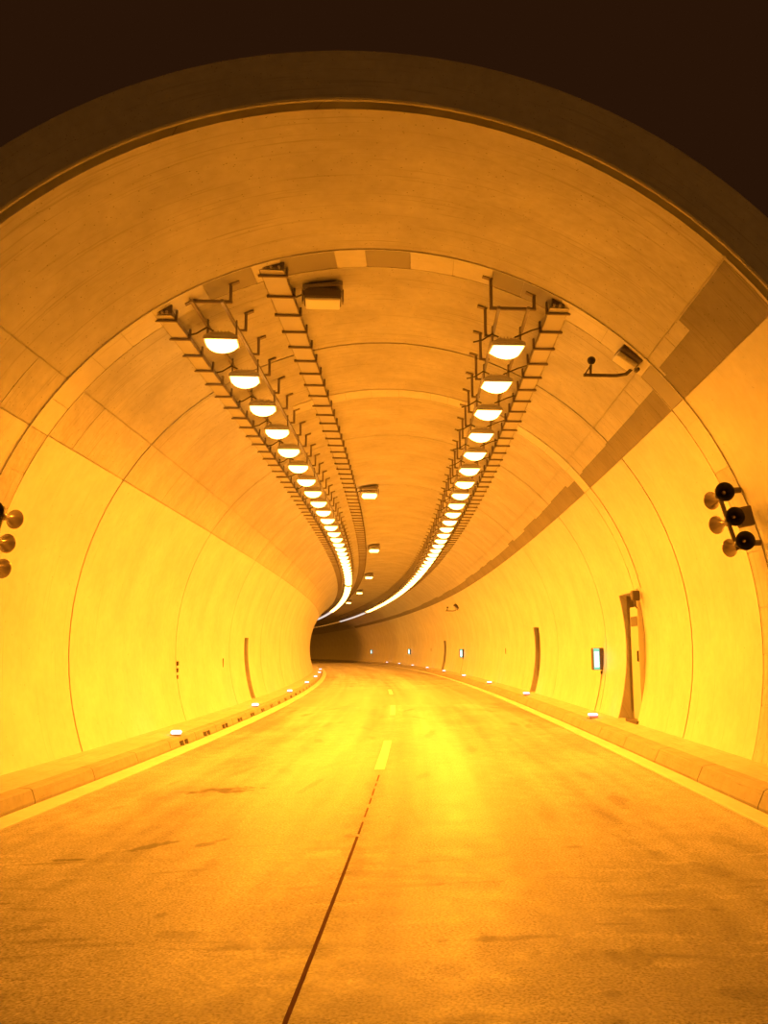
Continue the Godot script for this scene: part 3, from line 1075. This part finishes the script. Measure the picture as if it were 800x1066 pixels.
func camera_unit(xf: Transform3D, label: String) -> void:
	# wall-mounted traffic camera group; x = 0 at the wall plate, the arm runs towards -x
	var o := thing("traffic_camera", label, "camera", xf, "traffic cameras on the right wall")
	var st := new_st()
	bev(st, Vector3(0.02, 0.03, 0), Vector3(0.05, 0.20, 0.14), 0.01, Basis(Vector3(0, 0, 1), 0.72))
	part("wall_plate", done(st), M.sheet, o)
	var a := new_st()
	tube(a, [Vector3(0.03, 0.06, 0), Vector3(-0.10, -0.04, 0), Vector3(-0.22, -0.15, 0), Vector3(-0.36, -0.175, 0), Vector3(-0.82, -0.175, 0)], 0.024, 8)
	part("arm", done(a), M.dark, o)
	var h := new_st()
	var tb := Basis(Vector3(0, 0, 1), -0.62)
	bev(h, Vector3(-0.24, 0.02, 0.02), Vector3(0.31, 0.08, 0.24), 0.015, tb)
	var hs := part("housing", done(h), M.diffuser, o)
	var hd := new_st()
	bev(hd, Vector3(-0.24, 0.02, 0.02) + tb * Vector3(0.01, 0.115, 0.04), Vector3(0.34, 0.15, 0.34), 0.012, tb)
	part("hood", done(hd), M.dark, hs)
	var sw := new_st(true)
	lathe(sw, [Vector2(0, -0.05), Vector2(0.03, -0.04), Vector2(0.03, 0.04), Vector2(0, 0.05)], 10, Transform3D(Basis.IDENTITY, Vector3(-0.08, -0.10, 0.04)))
	part("swivel", done(sw), M.dark, o)
	var ps := new_st()
	tube(ps, [Vector3(-0.72, -0.17, 0), Vector3(-0.71, -0.03, 0)], 0.018, 8)
	tube(ps, [Vector3(-0.80, -0.17, 0), Vector3(-0.71, -0.03, 0)], 0.010, 6)
	part("post", done(ps), M.dark, o)
	var bl := new_st(true)
	var prof := []
	for k in 9:
		var b := PI * k / 8 - PI / 2
		prof.append(Vector2(0.058 * cos(b), 0.058 * sin(b)))
	lathe(bl, prof, 14, Transform3D(Basis.IDENTITY, Vector3(-0.70, 0.035, 0.0)))
	part("dome", done(bl), M.black, o)

func build_fittings() -> void:
	build_horns()
	camera_unit(frame(11.95, 2.985, 4.00), "white traffic camera with dark hood on an arm high on the right vault")
	camera_unit(frame(56.3, 3.95, 2.70), "tiny far traffic camera on the right wall at the paint edge")
	# a small junction box and camera over the door recess
	var jb := thing("junction_box", "small dark box with cable ends above the door recess", "box", frame(18.35, 4.34, 1.22))
	var st := new_st()
	bev(st, Vector3(0, 0, 0), Vector3(0.16, 0.20, 0.14), 0.015)
	part("case", done(st), M.dark, jb)
	var s2 := new_st()
	tube(s2, [Vector3(-0.02, -0.08, 0.02), Vector3(-0.03, -0.18, 0.03), Vector3(0.02, -0.26, 0.02)], 0.014, 6)
	tube(s2, [Vector3(0.05, 0.02, 0.0), Vector3(0.10, 0.06, -0.25)], 0.014, 6)
	part("cable_end", done(s2), M.dark, jb)
	# emergency signs
	var where := ["nearest", "second", "third", "farthest"]
	var sp := [22.65, 58.8, 93.0, 126.6]
	for k in 4:
		var uu := CU + sqrt(RAD * RAD - pow(-0.08 - CV, 2))
		var o := thing("emergency_sign", "white and green lit emergency box on the right wall, %s of four" % where[k], "sign", frame(sp[k], uu - 0.135, -0.08), "lit emergency boxes on the right wall")
		var b := new_st()
		bev(b, Vector3(0.0, 0, 0), Vector3(0.27, 0.54, 0.20), 0.02)
		part("case", done(b), M.dark, o)  # its dark right half stands for the shadow between lit face and wall
		var f := new_st()
		bev(f, Vector3(-0.055, 0.0, 0.104), Vector3(0.15, 0.52, 0.014), 0.005)
		var gf := part("green_face", done(f), M.sign_green, o)
		var w := new_st()
		bev(w, Vector3(-0.055, -0.01, 0.113), Vector3(0.115, 0.38, 0.010), 0.004)
		part("white_field", done(w), M.sign, gf)
		if k < 2:
			var cd := new_st()
			var pts := []
			for i in 6:
				var vv := lerpf(-0.36, -1.36, i / 5.0)
				pts.append(o.transform.affine_inverse() * P(sp[k] + 0.06 * i / 5.0, CU + sqrt(RAD * RAD - pow(vv - CV, 2)) - 0.012, vv))
			tube(cd, pts, 0.012, 6)
			part("conduit", done(cd), M.cable, o)
			var cp := new_st()
			bev(cp, pts[0] + Vector3(-0.01, -0.05, 0), Vector3(0.05, 0.08, 0.05), 0.01)
			part("coupling", done(cp), M.dark, o)
	# marker studs on the kerbs
	var lw := ["nearest", "second", "third", "fourth", "fifth", "sixth", "seventh", "eighth", "ninth"]
	for k in 7:
		var s := 18.85 + 9.75 * k
		stud(frame(s, -4.93, -1.547), "white", "white marker light on the left walkway edge, %s of its line" % lw[k], "marker lights of the left kerb")
	for k in 9:
		var s := 20.97 + 10.9 * k
		stud(frame(s, 3.90, -1.404), "red", "white and red marker light on the right walkway edge, %s of its line" % lw[k], "marker lights of the right kerb")

func stud(xf: Transform3D, kind: String, label: String, group: String) -> void:
	var o := thing("marker_light", label, "marker light", xf, group)
	var a := new_st()
	bev(a, Vector3(0, 0.014, 0), Vector3(0.22, 0.03, 0.20), 0.008)
	part("base", done(a), M.grey, o)
	var b := new_st()
	if kind == "white":
		bev(b, Vector3(0, 0.062, 0), Vector3(0.20, 0.07, 0.14), 0.02)
		part("lens", done(b), M.led_white, o)
	else:
		bev(b, Vector3(0, 0.085, 0), Vector3(0.20, 0.05, 0.14), 0.015)
		part("lens", done(b), M.led_white, o)
		var c := new_st()
		bev(c, Vector3(0, 0.045, 0), Vector3(0.20, 0.034, 0.15), 0.01)
		part("red_lens", done(c), M.led_red, o)

# ---------------------------------------------------------------- scene
func _ready() -> void:
	var cam := Camera3D.new()
	cam.name = "camera"
	cam.fov = rad_to_deg(2.0 * atan(533.0 / 950.0))
	cam.position = Vector3(0, EYE, 0)
	cam.rotation = Vector3(0.1597, 0.0571, 0)
	cam.near = 0.05
	cam.far = 600.0
	add_child(cam)
	cam.current = true
	var env := Environment.new()
	env.background_mode = Environment.BG_COLOR
	env.background_color = lin(0.0130, 0.0043, 0.0013)
	env.ambient_light_source = Environment.AMBIENT_SOURCE_DISABLED
	env.tonemap_mode = Environment.TONE_MAPPER_LINEAR
	env.tonemap_exposure = 1.64
	env.sdfgi_enabled = true
	env.ssao_enabled = true
	env.ssil_enabled = true
	var we := WorldEnvironment.new()
	we.name = "environment"
	we.environment = env
	add_child(we)
	rng.seed = 1
	make_course()
	make_materials()
	build_lining()
	build_portal()
	var plain := func(_a: float, _b: float) -> Material: return M.band
	var mixed := func(a: float, b: float) -> Material:
		var c := (a + b) / 2.0
		if c > LP or c < 26.0: return M.bare
		return M.grey if int(a * 7.0) % 4 == 0 else M.band
	build_band("trim_4", "ring of pale cover plates round the whole vault where the lamp rows begin", 11.64, -18.0, 200.0, 0.55, mixed)
	build_band("trim_5", "ring of pale cover plates from the left lamp row down to the right door recess", 18.22, 12.6, 113.0, 0.55, plain)
	build_ground()
	build_doors()
	build_lamps()
	build_lamp_rails()
	build_trays()
	build_centre_lamps()
	build_added_street_lamp()
	build_fittings()
	print("built")
